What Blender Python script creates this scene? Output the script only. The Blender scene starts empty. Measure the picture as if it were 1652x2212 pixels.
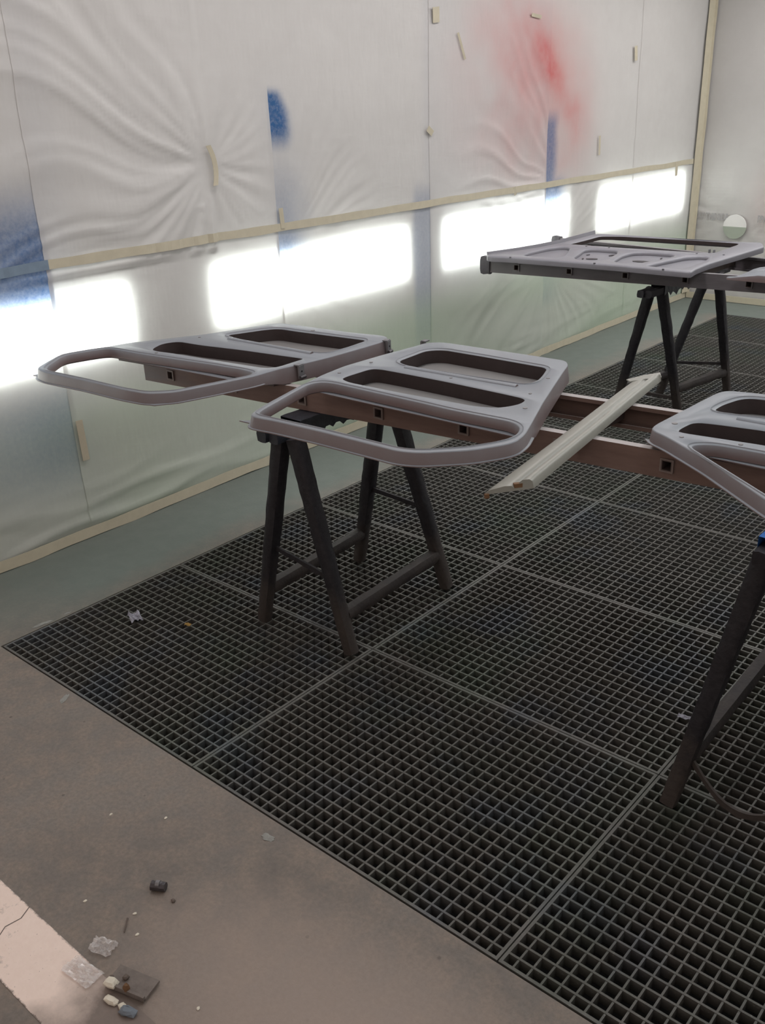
import bpy, math, random
from mathutils import Vector, Matrix, noise
from mathutils.geometry import tessellate_polygon

random.seed(7)
S = bpy.context.scene
COL = S.collection

# ------------------------------------------------------------------ camera
F_PX, IMG_H = 2044.85, 2212.0
cam_d = bpy.data.cameras.new('camera')
cam_d.sensor_fit = 'VERTICAL'
cam_d.sensor_height = 24.0
cam_d.lens = F_PX / IMG_H * 24.0
cam_d.clip_start = 0.02
cam = bpy.data.objects.new('camera', cam_d)
COL.objects.link(cam)
R_ = Vector((0.759295, 0.649945, -0.032300))
U_ = Vector((-0.243357, 0.329634, 0.912205))
F_ = Vector((-0.603530, 0.684772, -0.408458))
m = Matrix((R_, U_, -F_)).transposed().to_4x4()
m.translation = (2.783825, -1.201211, 1.672)
cam.matrix_world = m
S.camera = cam

# ------------------------------------------------------------------ world, lights, exposure
w = bpy.data.worlds.new('workshop')
S.world = w
w.use_nodes = True
bg = w.node_tree.nodes['Background']
bg.inputs['Color'].default_value = (1.0, 0.84, 0.76, 1)
bg.inputs['Strength'].default_value = 0.52

def area_light(name, loc, size, size_y, energy, color, rot=(0, 0, 0)):
    l = bpy.data.lights.new(name, 'AREA')
    l.shape = 'RECTANGLE'
    l.size, l.size_y, l.energy, l.color = size, size_y, energy, color
    o = bpy.data.objects.new(name, l)
    COL.objects.link(o)
    o.location, o.rotation_euler = loc, rot
    return o

# the booth's two ceiling light rows above the frame, and an added end-wall fill
area_light('ceiling_tubes_left', (0.45, 3.0, 2.66), 0.35, 6.0, 54, (1.0, 0.94, 0.94))
area_light('ceiling_tubes_right', (2.55, 3.0, 2.66), 0.35, 6.0, 48, (0.96, 0.98, 1.0))
area_light('end_wall_fill', (1.9, 6.05, 2.66), 1.8, 0.30, 36, (1.0, 0.98, 0.96))  # fill light added to brighten the end wall

S.view_settings.view_transform = 'Standard'
S.view_settings.look = 'None'
S.view_settings.gamma = 1.0
S.view_settings.use_curve_mapping = False
S.view_settings.exposure = 0.0
S.cycles.use_denoising = True
S.cycles.max_bounces = 5
S.cycles.diffuse_bounces = 3
S.cycles.use_light_tree = False
S.cycles.adaptive_threshold = 0.02
S.cycles.glossy_bounces = 2
S.cycles.transmission_bounces = 4
S.cycles.transparent_max_bounces = 4
S.cycles.caustics_reflective = False
S.cycles.caustics_refractive = False

# ------------------------------------------------------------------ helpers
def link(o, parent=None):
    COL.objects.link(o)
    if parent is not None:
        o.parent = parent
    return o

def tag(o, label=None, cat=None, group=None, kind=None):
    if label: o['label'] = label
    if cat: o['category'] = cat
    if group: o['group'] = group
    if kind: o['kind'] = kind
    return o

class MB:
    """collects geometry, links it as one mesh object"""
    def __init__(s): s.v, s.f = [], []
    def add(s, v, f):
        b = len(s.v)
        s.v += [tuple(p) for p in v]
        s.f += [tuple(i + b for i in q) for q in f]
        return s
    def box(s, lo, hi):
        x0, y0, z0 = lo; x1, y1, z1 = hi
        return s.add([(x0,y0,z0),(x1,y0,z0),(x1,y1,z0),(x0,y1,z0),(x0,y0,z1),(x1,y0,z1),(x1,y1,z1),(x0,y1,z1)],
                     [(0,3,2,1),(4,5,6,7),(0,1,5,4),(1,2,6,5),(2,3,7,6),(3,0,4,7)])
    def obox(s, c, ax, ay, az):
        """oriented box: centre and three half-axis vectors"""
        c, ax, ay, az = Vector(c), Vector(ax), Vector(ay), Vector(az)
        v = [c + ax*i + ay*j + az*k for k in (-1, 1) for (i, j) in ((-1,-1),(1,-1),(1,1),(-1,1))]
        return s.add(v, [(0,3,2,1),(4,5,6,7),(0,1,5,4),(1,2,6,5),(2,3,7,6),(3,0,4,7)])
    def tube(s, a, b, ra, rb, n=10, seg=1, jit=0.0, sq=0.0, cap=True, up=(0, 1, 0)):
        """tapered rough bar from a to b; sq>0 makes the section squarish"""
        a, b = Vector(a), Vector(b)
        d = (b - a).normalized()
        x = d.cross(Vector(up)).normalized(); y = x.cross(d)
        vs, fs = [], []
        for i in range(seg + 1):
            t = i / seg; p = a.lerp(b, t); r = ra + (rb - ra) * t
            for k in range(n):
                an = 2 * math.pi * (k + .5) / n
                cx, cy = math.cos(an), math.sin(an)
                q = (abs(cx) ** (2 + 4 * sq) + abs(cy) ** (2 + 4 * sq)) ** (-1 / (2 + 4 * sq))
                rr = r * q + random.uniform(-jit, jit)
                vs.append(p + x * cx * rr + y * cy * rr)
        for i in range(seg):
            for k in range(n):
                k2 = (k + 1) % n
                fs.append((i*n+k, i*n+k2, (i+1)*n+k2, (i+1)*n+k))
        if cap:
            fs.append(tuple(reversed(range(n)))); fs.append(tuple(range(seg*n, seg*n+n)))
        return s.add(vs, fs)
    def build(s, name, mat, parent=None, smooth=None):
        me = bpy.data.meshes.new(name)
        me.from_pydata(s.v, [], s.f)
        me.validate()
        me.materials.append(mat)
        if smooth:
            me.polygons.foreach_set('use_smooth', [True] * len(me.polygons))
            me.set_sharp_from_angle(angle=math.radians(smooth))
        me.update()
        return link(bpy.data.objects.new(name, me), parent)

def empty(name, loc=(0, 0, 0)):
    o = bpy.data.objects.new(name, None)
    o.empty_display_size = 0.1
    COL.objects.link(o)
    o.location = loc
    return o

def adopt(root, *parts):
    """parent parts built in world coordinates under a root that stands somewhere"""
    for p in parts:
        p.parent = root
        p.matrix_parent_inverse = Matrix.Translation(-Vector(root.location))
    return root

def area2(p): return sum(p[i][0]*p[(i+1) % len(p)][1] - p[(i+1) % len(p)][0]*p[i][1] for i in range(len(p))) / 2
def ccw(p): return list(p) if area2(p) > 0 else list(reversed(p))
def chaikin(p, it=2, k=.25, cut=.014):
    """round the corners of a polygon; long edges are only cut near their ends"""
    for r in range(it):
        q = []; c = cut*(.45 if r else 1.)
        for i in range(len(p)):
            a, b = p[i], p[(i+1) % len(p)]
            t = min(k, c/max(1e-6, math.hypot(b[0]-a[0], b[1]-a[1])))
            q.append((a[0]*(1-t)+b[0]*t, a[1]*(1-t)+b[1]*t))
            q.append((a[0]*t+b[0]*(1-t), a[1]*t+b[1]*(1-t)))
        p = q
    return p
def offset(p, d):
    """grow (d>0) or shrink a counter-clockwise polygon"""
    n, out = len(p), []
    for i in range(n):
        a, b, c = Vector(p[i-1]), Vector(p[i]), Vector(p[(i+1) % n])
        e1, e2 = (b-a), (c-b)
        n1 = Vector((e1.y, -e1.x)); n2 = Vector((e2.y, -e2.x))
        nn = (n1.normalized() + n2.normalized())
        if nn.length < 1e-6: nn = n1
        nn.normalize()
        cs = max(.5, nn.dot(n1.normalized()))
        out.append((b.x + nn.x*d/cs, b.y + nn.y*d/cs))
    return out
def clip(p, a, b):
    """part of polygon p left of the line a->b"""
    def side(q): return (b[0]-a[0])*(q[1]-a[1]) - (b[1]-a[1])*(q[0]-a[0])
    out = []
    for i in range(len(p)):
        q, r = p[i], p[(i+1) % len(p)]
        sq, sr = side(q), side(r)
        if sq >= 0: out.append(q)
        if sq*sr < 0:
            t = sq/(sq-sr); out.append((q[0]+(r[0]-q[0])*t, q[1]+(r[1]-q[1])*t))
    return out

def plate(mb, outer, holes, ztop, zbot, bevel=.005, hbevel=.003, hzbot=None, lip=0.0, bottom=False, hmb=None):
    """pressed panel: flat top with openings, rounded edges, outer skirt and opening walls.
    ztop/zbot/hzbot: functions of (x, y)"""
    outer = ccw(outer); holes = [ccw(h) for h in holes]
    hz = hzbot or zbot
    to = offset(outer, -bevel); th = [offset(h, hbevel) for h in holes]
    polys = [[Vector((x, y, 0)) for x, y in to]] + [[Vector((x, y, 0)) for x, y in h] for h in th]
    tris = tessellate_polygon(polys)
    flat = [q for pl in polys for q in pl]
    base = len(mb.v)
    mb.v += [(q.x, q.y, ztop(q.x, q.y)) for q in flat]
    for t in tris:
        a, b, c = (flat[i] for i in t)
        if (b-a).cross(c-a).z < 0: t = (t[0], t[2], t[1])
        if abs((b-a).cross(c-a).z) > 1e-12:
            mb.f.append(tuple(base+i for i in t))
    def rings(start, n, rs, flip):
        prev = [start+i for i in range(n)]
        for r in rs:
            b0 = len(mb.v); mb.v += r; cur = [b0+i for i in range(n)]
            for i in range(n):
                j = (i+1) % n
                q = (prev[i], cur[i], cur[j], prev[j])
                mb.f.append(tuple(reversed(q)) if flip else q)
            prev = cur
        return prev
    n = len(to)
    mid = offset(outer, -bevel*.3)
    rs = [[(x, y, ztop(x, y)-bevel*.3) for x, y in mid], [(x, y, ztop(x, y)-bevel) for x, y in outer],
          [(x, y, zbot(x, y)) for x, y in offset(outer, lip)]]
    last = rings(base, n, rs, False)
    if bottom and not holes: mb.f.append(tuple(reversed(last)))
    k = base+n
    for q, (h, t) in enumerate(zip(holes, th)):
        e = rings(k, len(t), [[(x, y, ztop(x, y)-hbevel) for x, y in h]], True)
        o = hmb[q] if hmb else None
        if o is None:
            rings(e[0], len(t), [[(x, y, hz(x, y)) for x, y in h]], True)
        else:
            n_ = len(h)
            o.add([(x, y, ztop(x, y)-hbevel) for x, y in h]+[(x, y, hz(x, y)) for x, y in h],
                  [(i, (i+1) % n_, n_+(i+1) % n_, n_+i) for i in range(n_)])
        k += len(t)
    return mb

# ------------------------------------------------------------------ materials
class NT:
    def __init__(s, name):
        s.m = bpy.data.materials.new(name); s.m.use_nodes = True
        s.t = s.m.node_tree; s.t.nodes.clear()
        s.out = s.n('ShaderNodeOutputMaterial')
    def n(s, typ, **kw):
        nd = s.t.nodes.new(typ)
        for k, v in kw.items():
            if k.startswith('_'): setattr(nd, k[1:], v)
        return nd
    def l(s, a, b): s.t.links.new(a, b)
    def set(s, sock, v):
        if hasattr(v, 'is_linked') or isinstance(v, bpy.types.NodeSocket): s.l(v, sock)
        elif isinstance(v, tuple) and len(v) == 3 and sock.type == 'RGBA': sock.default_value = (*v, 1)
        else: sock.default_value = v
    def noise(s, scale, detail=4, rough=.55, vec=None):
        nd = s.n('ShaderNodeTexNoise'); nd.inputs['Scale'].default_value = scale
        nd.inputs['Detail'].default_value = detail; nd.inputs['Roughness'].default_value = rough
        if vec is not None: s.l(vec, nd.inputs['Vector'])
        return nd.outputs['Fac']
    def pos(s): return s.n('ShaderNodeNewGeometry').outputs['Position']
    def nrm(s): return s.n('ShaderNodeNewGeometry').outputs['Normal']
    def obj(s): return s.n('ShaderNodeTexCoord').outputs['Object']
    def sep(s, v):
        nd = s.n('ShaderNodeSeparateXYZ'); s.l(v, nd.inputs[0]); return nd.outputs
    def ramp(s, x, a, b, lo=0.0, hi=1.0):
        nd = s.n('ShaderNodeMapRange'); nd.clamp = True
        s.set(nd.inputs['Value'], x)
        for k, v in (('From Min', a), ('From Max', b), ('To Min', lo), ('To Max', hi)): nd.inputs[k].default_value = v
        return nd.outputs[0]
    def math(s, op, a, b=None):
        nd = s.n('ShaderNodeMath'); nd.operation = op; s.set(nd.inputs[0], a)
        if b is not None: s.set(nd.inputs[1], b)
        return nd.outputs[0]
    def mix(s, f, a, b, blend='MIX'):
        nd = s.n('ShaderNodeMix'); nd.data_type = 'RGBA'; nd.blend_type = blend
        s.set(nd.inputs[0], f); s.set(nd.inputs[6], a); s.set(nd.inputs[7], b)
        return nd.outputs[2]
    def scale(s, v, k):
        nd = s.n('ShaderNodeVectorMath'); nd.operation = 'MULTIPLY'; s.l(v, nd.inputs[0]); nd.inputs[1].default_value = k
        return nd.outputs[0]
    def bump(s, h, strength=.3, dist=.01):
        nd = s.n('ShaderNodeBump'); nd.inputs['Strength'].default_value = strength; nd.inputs['Distance'].default_value = dist
        s.l(h, nd.inputs['Height']); return nd.outputs[0]
    def pbr(s, col, rough=.6, metal=0.0, normal=None, spec=.5):
        b = s.n('ShaderNodeBsdfPrincipled')
        s.set(b.inputs['Base Color'], col); s.set(b.inputs['Roughness'], rough); s.set(b.inputs['Metallic'], metal)
        b.inputs['Specular IOR Level'].default_value = spec
        if normal is not None: s.l(normal, b.inputs['Normal'])
        s.l(b.outputs[0], s.out.inputs[0]); return s.m

def simple(name, col, rough=.6, metal=0., var=.25, scale=30, bump=.15, spec=.4):
    t = NT(name); p = t.pos(); n = t.noise(scale, 3, .6, p)
    dark = tuple(c*(1-var) for c in col); lite = tuple(min(1, c*(1+var)) for c in col)
    return t.pbr(t.mix(n, dark, lite), rough, metal, t.bump(n, bump, .004), spec)

def mk_concrete():
    t = NT('painted_concrete'); p = t.pos()
    n1 = t.noise(1.6, 6, .6, p); n2 = t.noise(14, 6, .65, p); n3 = t.noise(90, 3, .7, p)
    c = t.mix(t.ramp(n1, .35, .65), (.165, .145, .128), (.225, .20, .178))
    c = t.mix(t.ramp(n2, .40, .72), c, (.265, .215, .175))
    c = t.mix(t.ramp(n3, .35, .7, 0, .45), c, (.10, .09, .082))
    v = t.n('ShaderNodeTexVoronoi'); v.inputs['Scale'].default_value = 11; t.l(p, v.inputs['Vector'])
    c = t.mix(t.ramp(v.outputs['Distance'], .035, .06, .65, 0), c, (.07, .06, .055))
    # paler patch in front of the middle gratings
    s0 = t.sep(p); du = t.math('ADD', t.math('POWER', t.math('MULTIPLY', t.math('SUBTRACT', s0[0], 1.95), 1.25), 2.0), t.math('POWER', t.math('MULTIPLY', t.math('ADD', s0[1], .38), 2.6), 2.0))
    c = t.mix(t.ramp(t.math('ADD', du, t.math('MULTIPLY', n1, .5)), 1.0, .20, 0, .85), c, (.36, .29, .25))
    # green lamp cast painted in beside wall and far end, fading towards the doorway
    s = t.sep(p)
    g = t.math('MAXIMUM', t.ramp(t.math('ADD', s[0], t.math('MULTIPLY', n1, .5)), .35, .1), t.ramp(s[1], 5.9, 6.0))
    g = t.math('MULTIPLY', g, t.ramp(t.math('ADD', s[1], n1), .2, .9))
    c = t.mix(g, c, t.mix(n2, (.125, .15, .135), (.18, .205, .185)))
    return t.pbr(c, .62, 0, t.bump(n3, .25, .003), .35)

def mk_threshold():
    t = NT('pale_threshold_paint'); p = t.pos(); s = t.sep(p)
    n1 = t.noise(5, 6, .65, p); n2 = t.noise(40, 5, .7, p); n3 = t.noise(150, 3, .6, p)
    c = t.mix(n2, (.79, .64, .56), (.93, .79, .71))
    # dirt trodden over the strip (starts where the rubbish lies)
    d = t.ramp(t.math('ADD', s[0], t.math('MULTIPLY', n1, .42)), 1.50, 1.66)
    d = t.math('MAXIMUM', d, t.ramp(t.math('ADD', n1, t.math('MULTIPLY', n2, .5)), .86, 1.0, 0, .6))
    # worn edges
    e = t.math('ABSOLUTE', t.math('ADD', s[1], .6175))
    d = t.math('MAXIMUM', d, t.ramp(t.math('ADD', e, t.math('MULTIPLY', n2, .028)), .083, .088))
    c = t.mix(d, c, t.mix(n2, (.15, .125, .11), (.25, .205, .18)))
    c = t.mix(t.ramp(n3, .68, .74, 0, .6), c, (.2, .15, .12))
    return t.pbr(c, .6, 0, t.bump(n2, .2, .003), .3)

def mk_film():
    t = NT('masking_film'); p = t.pos()
    a = t.n('ShaderNodeVertexColor'); a.layer_name = 'spray'  # blue and red overspray, plus the painted green light cast
    sp = t.n('ShaderNodeSeparateColor'); t.l(a.outputs['Color'], sp.inputs[0])
    n1 = t.noise(9, 3, .6, p); n2 = t.noise(55, 3, .7, p)
    c = t.mix(n1, (.76, .745, .725), (.83, .82, .80))
    sb = t.ramp(t.math('MULTIPLY', sp.outputs[0], t.ramp(n2, .2, .8, .75, 1.2)), 0, 1)
    sr = t.ramp(t.math('MULTIPLY', sp.outputs[1], t.ramp(n1, .2, .8, .75, 1.2)), 0, 1)
    c = t.mix(sr, c, (.74, .20, .19)); c = t.mix(sb, c, (.025, .135, .37))
    c = t.mix(sp.outputs[2], c, (.60, .76, .56))  # third channel: green light cast painted into the film
    q = t.scale(p, (1, 9, 3)); f1 = t.noise(2.2, 2, .6, q)
    q2 = t.scale(p, (1, 3, 14)); f2 = t.noise(1.6, 2, .6, q2)
    bmp = t.bump(t.math('ADD', f1, t.math('ADD', f2, t.math('MULTIPLY', n2, .12))), .12, .012)
    d = t.n('ShaderNodeBsdfDiffuse'); tr = t.n('ShaderNodeBsdfTranslucent'); gl = t.n('ShaderNodeBsdfGlossy')
    gl.inputs['Roughness'].default_value = .38
    for b in (d, tr): t.l(c, b.inputs['Color'])
    for b in (d, tr, gl): t.l(bmp, b.inputs['Normal'])
    m1 = t.n('ShaderNodeMixShader'); m1.inputs[0].default_value = .40
    t.l(d.outputs[0], m1.inputs[1]); t.l(tr.outputs[0], m1.inputs[2])
    m2 = t.n('ShaderNodeMixShader'); m2.inputs[0].default_value = .05
    t.l(m1.outputs[0], m2.inputs[1]); t.l(gl.outputs[0], m2.inputs[2])
    t.l(m2.outputs[0], t.out.inputs[0]); return t.m

def mk_primer(name, top, side, rough=.42):
    """grey primer that settled on upward faces over a red-brown base coat on the sides"""
    t = NT(name); p = t.pos(); nz = t.sep(t.nrm())[2]
    n = t.noise(7, 5, .6, p); n2 = t.noise(220, 2, .6, p)
    f = t.ramp(t.math('ADD', nz, t.math('MULTIPLY', n, .3)), .25, .75)
    c = t.mix(f, side, t.mix(n, tuple(v*.9 for v in top), tuple(v*1.06 for v in top)))
    return t.pbr(c, rough, 0, t.bump(n2, .05, .001), .45)

def mk_rail(name, base, base2, top):
    t = NT(name); p = t.pos(); nz = t.sep(t.nrm())[2]; s = t.sep(p)
    q = t.scale(p, (1, 1, 5)); n = t.noise(4, 6, .65, q); n2 = t.noise(60, 4, .7, p)
    c = t.mix(t.ramp(n, .3, .7), base, base2)
    c = t.mix(t.ramp(t.math('ADD', s[0], t.math('MULTIPLY', n, .5)), .55, .1), c, (.17, .16, .165))
    f = t.ramp(t.math('ADD', nz, t.math('MULTIPLY', n2, .35)), .7, .95)
    c = t.mix(f, c, top)
    return t.pbr(c, .55, 0, t.bump(n2, .15, .003), .35)

M = {}
M['concrete'] = mk_concrete()
M['threshold'] = mk_threshold()
M['film'] = mk_film()
M['door'] = mk_primer('grey_primer', (.238, .258, .285), (.165, .120, .117))
M['door_skin'] = mk_primer('grey_primer_skin', (.23, .225, .222), (.09, .068, .064), .5)
M['gate'] = mk_primer('grey_primer_back', (.265, .266, .295), (.165, .158, .178))
M['cavity'] = simple('shade_dark_base_coat', (.045, .032, .031), .6)  # base coat darkened so the shade inside the openings is in the colour
M['rail'] = mk_rail('primer_stained_rail', (.135, .085, .070), (.215, .145, .122), (.40, .37, .36))
M['rail_back'] = mk_rail('overspray_rail', (.095, .085, .09), (.15, .135, .145), (.27, .26, .27))
M['rung'] = simple('rung_metal', (.10, .075, .068), .5)
M['collar'] = simple('collar_metal', (.20, .16, .145), .45)
def mk_wood():
    t = NT('paint_crusted_wood'); p = t.pos(); s = t.sep(p); n = t.noise(9, 6, .7, p); n2 = t.noise(70, 5, .65, p)
    c = t.mix(t.ramp(n2, .3, .75), (.011, .010, .013), (.026, .024, .028))
    worn = t.ramp(t.math('SUBTRACT', t.math('MULTIPLY', n, .42), s[2]), -.04, .14, 0, .9)      # bare wood shows at the scuffed ends
    c = t.mix(worn, c, t.mix(n2, (.036, .029, .026), (.078, .064, .056)))
    return t.pbr(c, .6, 0, t.bump(n2, .5, .004), .35)
M['wood'] = mk_wood()
M['wood_foot'] = simple('worn_wood', (.055, .045, .04), .7, 0, .4, 40, .4)
M['wrap'] = simple('dark_wrap_film', (.032, .036, .045), .35, 0, .5, 50, .5)
M['blue_tape'] = simple('blue_tape', (.035, .14, .42), .45, 0, .45, 40, .5)
M['tape'] = simple('masking_tape', (.55, .505, .385), .7, 0, .12, 20, .2)
M['tape_blue'] = simple('masking_tape_oversprayed', (.20, .27, .35), .7, 0, .2, 20, .2)
def mk_grate(name, a, b):
    t = NT(name); p = t.pos(); n = t.noise(14, 5, .65, p); n2 = t.noise(1.7, 4, .6, p); n3 = t.noise(3.1, 3, .6, t.scale(p, (1, -1, 1)))
    n4 = t.noise(120, 3, .6, p)
    c = t.mix(t.ramp(n, .25, .75), a, b)
    c = t.mix(t.ramp(n2, .48, .68, 0, .55), c, (.075, .105, .075))        # green paint residue
    c = t.mix(t.ramp(n3, .52, .70, 0, .55), c, (.075, .095, .125))        # blue paint residue
    c = t.mix(t.ramp(n4, .62, .72, 0, .55), c, (.21, .205, .19))          # dried flecks
    return t.pbr(c, .55, .15, t.bump(n4, .25, .003), .4)
M['grate'] = mk_grate('galvanised_steel_dusty', (.074, .073, .066), (.125, .120, .109))
M['frame'] = mk_grate('grate_frame_steel', (.092, .090, .083), (.145, .139, .128))
M['pit'] = simple('pit_dark', (.012, .012, .012), .9)
M['wall'] = simple('white_booth_panel', (.70, .70, .68), .5, 0, .04, 4, .05)
M['sill'] = simple('bare_primer_beige', (.285, .282, .248), .4, 0, .08, 30, .08)
M['steel_dark'] = simple('dark_steel', (.07, .065, .07), .4, .4)
M['steel'] = simple('grey_steel', (.20, .20, .21), .4, .3)
M['rubber'] = simple('rubber_cap', (.10, .095, .105), .6, 0, .3, 25, .4)
M['rust'] = simple('rusty_clip', (.16, .085, .04), .7)
M['foil'] = simple('crumpled_foil', (.30, .30, .35), .45, .1, .3, 60, .6)
M['cement'] = simple('cement_smear', (.27, .275, .255), .85, 0, .3, 60, .3)
M['chip'] = simple('pale_chip', (.66, .62, .52), .6)
M['board'] = simple('grey_brown_board', (.175, .15, .135), .8, 0, .35, 60, .4)
M['dust'] = simple('dirt_lump', (.13, .105, .09), .9)
M['rag'] = simple('blue_rag', (.17, .20, .235), .8)
M['ochre'] = simple('ochre_leaf', (.35, .22, .06), .7)
M['print'] = simple('grey_print', (.40, .39, .39), .7)
M['white'] = simple('white_patch', (.80, .79, .77), .5, 0, .04, 10, .05)
M['green'] = simple('grey_green_panel', (.36, .40, .33), .5, 0, .06, 10, .05)

def mk_emit(name, col, k):
    t = NT(name); e = t.n('ShaderNodeEmission'); e.inputs[0].default_value = (*col, 1); e.inputs[1].default_value = k
    t.l(e.outputs[0], t.out.inputs[0]); return t.m
M['lamp'] = mk_emit('lamp_diffuser', (.93, 1.0, .97), 11.0)

def mk_clear():
    t = NT('clear_wrap'); p = t.pos()
    n = t.noise(60, 4, .7, p)
    a = t.n('ShaderNodeBsdfTransparent'); d = t.n('ShaderNodeBsdfPrincipled')
    d.inputs['Base Color'].default_value = (.8, .77, .76, 1); d.inputs['Roughness'].default_value = .15
    d.inputs['Specular IOR Level'].default_value = 1.0
    mx = t.n('ShaderNodeMixShader'); t.l(t.ramp(n, .3, .7, .25, .7), mx.inputs[0])
    t.l(a.outputs[0], mx.inputs[1]); t.l(d.outputs[0], mx.inputs[2]); t.l(mx.outputs[0], t.out.inputs[0]); return t.m
M['clear'] = mk_clear()

# ------------------------------------------------------------------ setting
WX, YB, RX, CZ = -0.51, 6.45, 3.51, 2.70         # left film plane, back film plane, right wall, ceiling
GX, GY, NC, NR = 1.0, 0.75, 3, 8                  # grating panel size and count
PX, PY = GX*NC, GY*NR

def struct(name, mb, mat, label, parent=None):
    o = mb.build(name, mat, parent)
    o['kind'] = 'structure'; o['label'] = label
    return o

fl = MB()
T = .30
fl.box((-.7, 0, -T), (-.004, PY, 0))
fl.box((PX+.004, 0, -T), (3.7, PY, 0))
fl.box((-.7, PY+.004, -T), (3.7, 6.7, 0))
fl.box((-.7, -.545, -T), (3.7, -.004, 0))
fl.box((-2.5, -4.0, -T), (6.5, -.69, 0))
for x0, x1 in ((-.7, -.004), (PX+.004, 3.7)):
    fl.box((x0, -.004, -T), (x1, 0, 0)); fl.box((x0, PY, -T), (x1, PY+.004, 0))
struct('floor', fl, M['concrete'], 'brown-grey worn concrete floor around the grating pit')
pit = MB()
pit.box((-.02, -.02, -.75), (PX+.02, PY+.02, -.70))
pit.box((-.02, -.02, -.70), (-.004, PY+.02, -.035)); pit.box((PX+.004, -.02, -.70), (PX+.02, PY+.02, -.035))
pit.box((-.004, -.02, -.70), (PX+.004, -.004, -.035)); pit.box((-.004, PY+.004, -.70), (PX+.004, PY+.02, -.035))
struct('floor_pit', pit, M['pit'], 'dark extraction pit below the floor gratings')
th = MB(); th.box((-.7, -.69, -T), (3.7, -.545, .001))
struct('trim_1', th, M['threshold'], 'pale painted threshold strip at the booth doorway')
cr = MB()
pts = [(1.095, -.545), (1.110, -.575), (1.104, -.610), (1.122, -.640), (1.116, -.690)]
for a, b in zip(pts, pts[1:]):
    cr.add([(a[0]-.0012, a[1], .0013), (a[0]+.0012, a[1], .0013), (b[0]+.0016, b[1], .0013), (b[0]-.0012, b[1], .0013)], [(3, 2, 1, 0)])
co = cr.build('crack', M['dust'], bpy.data.objects['trim_1'])

wl = MB(); wl.box((-.64, -.62, 0), (-.575, 6.6, CZ)); struct('wall_left', wl, M['wall'], 'white booth side wall behind the masking film')
wb = MB(); wb.box((-.64, 6.50, 0), (3.7, 6.6, CZ)); struct('wall_back', wb, M['wall'], 'white booth end wall behind the masking film')
wr = MB(); wr.box((RX, -.62, 0), (RX+.08, 6.6, CZ)); struct('wall_right', wr, M['wall'], 'white booth side wall opposite the lamps')
ce = MB(); ce.box((-.64, -.62, CZ), (3.7, 6.6, CZ+.08)); struct('ceiling', ce, M['wall'], 'white booth ceiling')

# wall lamps behind the film
LAMP = [('leftmost wall lamp glowing behind film, nearest the doorway', -.31, 1.03),
        ('wall lamp glowing behind film, second from the doorway', 1.47, 2.82),
        ('wall lamp glowing behind film, third from the doorway', 3.13, 4.47),
        ('wall lamp glowing behind film, beside the far corner', 4.87, 6.21)]
for lab, y0, y1 in LAMP:
    r = empty('wall_lamp', (-.575, (y0+y1)/2, .72))
    h = MB(); h.box((-.575, y0-.03, .705), (-.56, y1+.03, 1.025))
    h.box((-.56, y0-.03, .705), (-.540, y0, 1.025)); h.box((-.56, y1, .705), (-.540, y1+.03, 1.025))
    h.box((-.56, y0, .705), (-.540, y1, .735)); h.box((-.56, y0, .995), (-.540, y1, 1.025))
    d = MB(); d.box((-.559, y0+.001, .736), (-.547, y1-.001, .994))
    adopt(r, h.build('housing', M['wall']), d.build('diffuser', M['lamp']))
    tag(r, lab, 'lamp', 'lamps along the left wall')

# ------------------------------------------------------------------ masking film on the walls
def sstep(a, b, x):
    t = max(0., min(1., (x-a)/(b-a))); return t*t*(3-2*t)
def gauss(x, c, s): return math.exp(-((x-c)/s)**2)
def nz2(a, b, c=0.): return noise.noise(Vector((a, b, c)))
def ridge(v): return 1-min(1., abs(v)*2.4)

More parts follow.
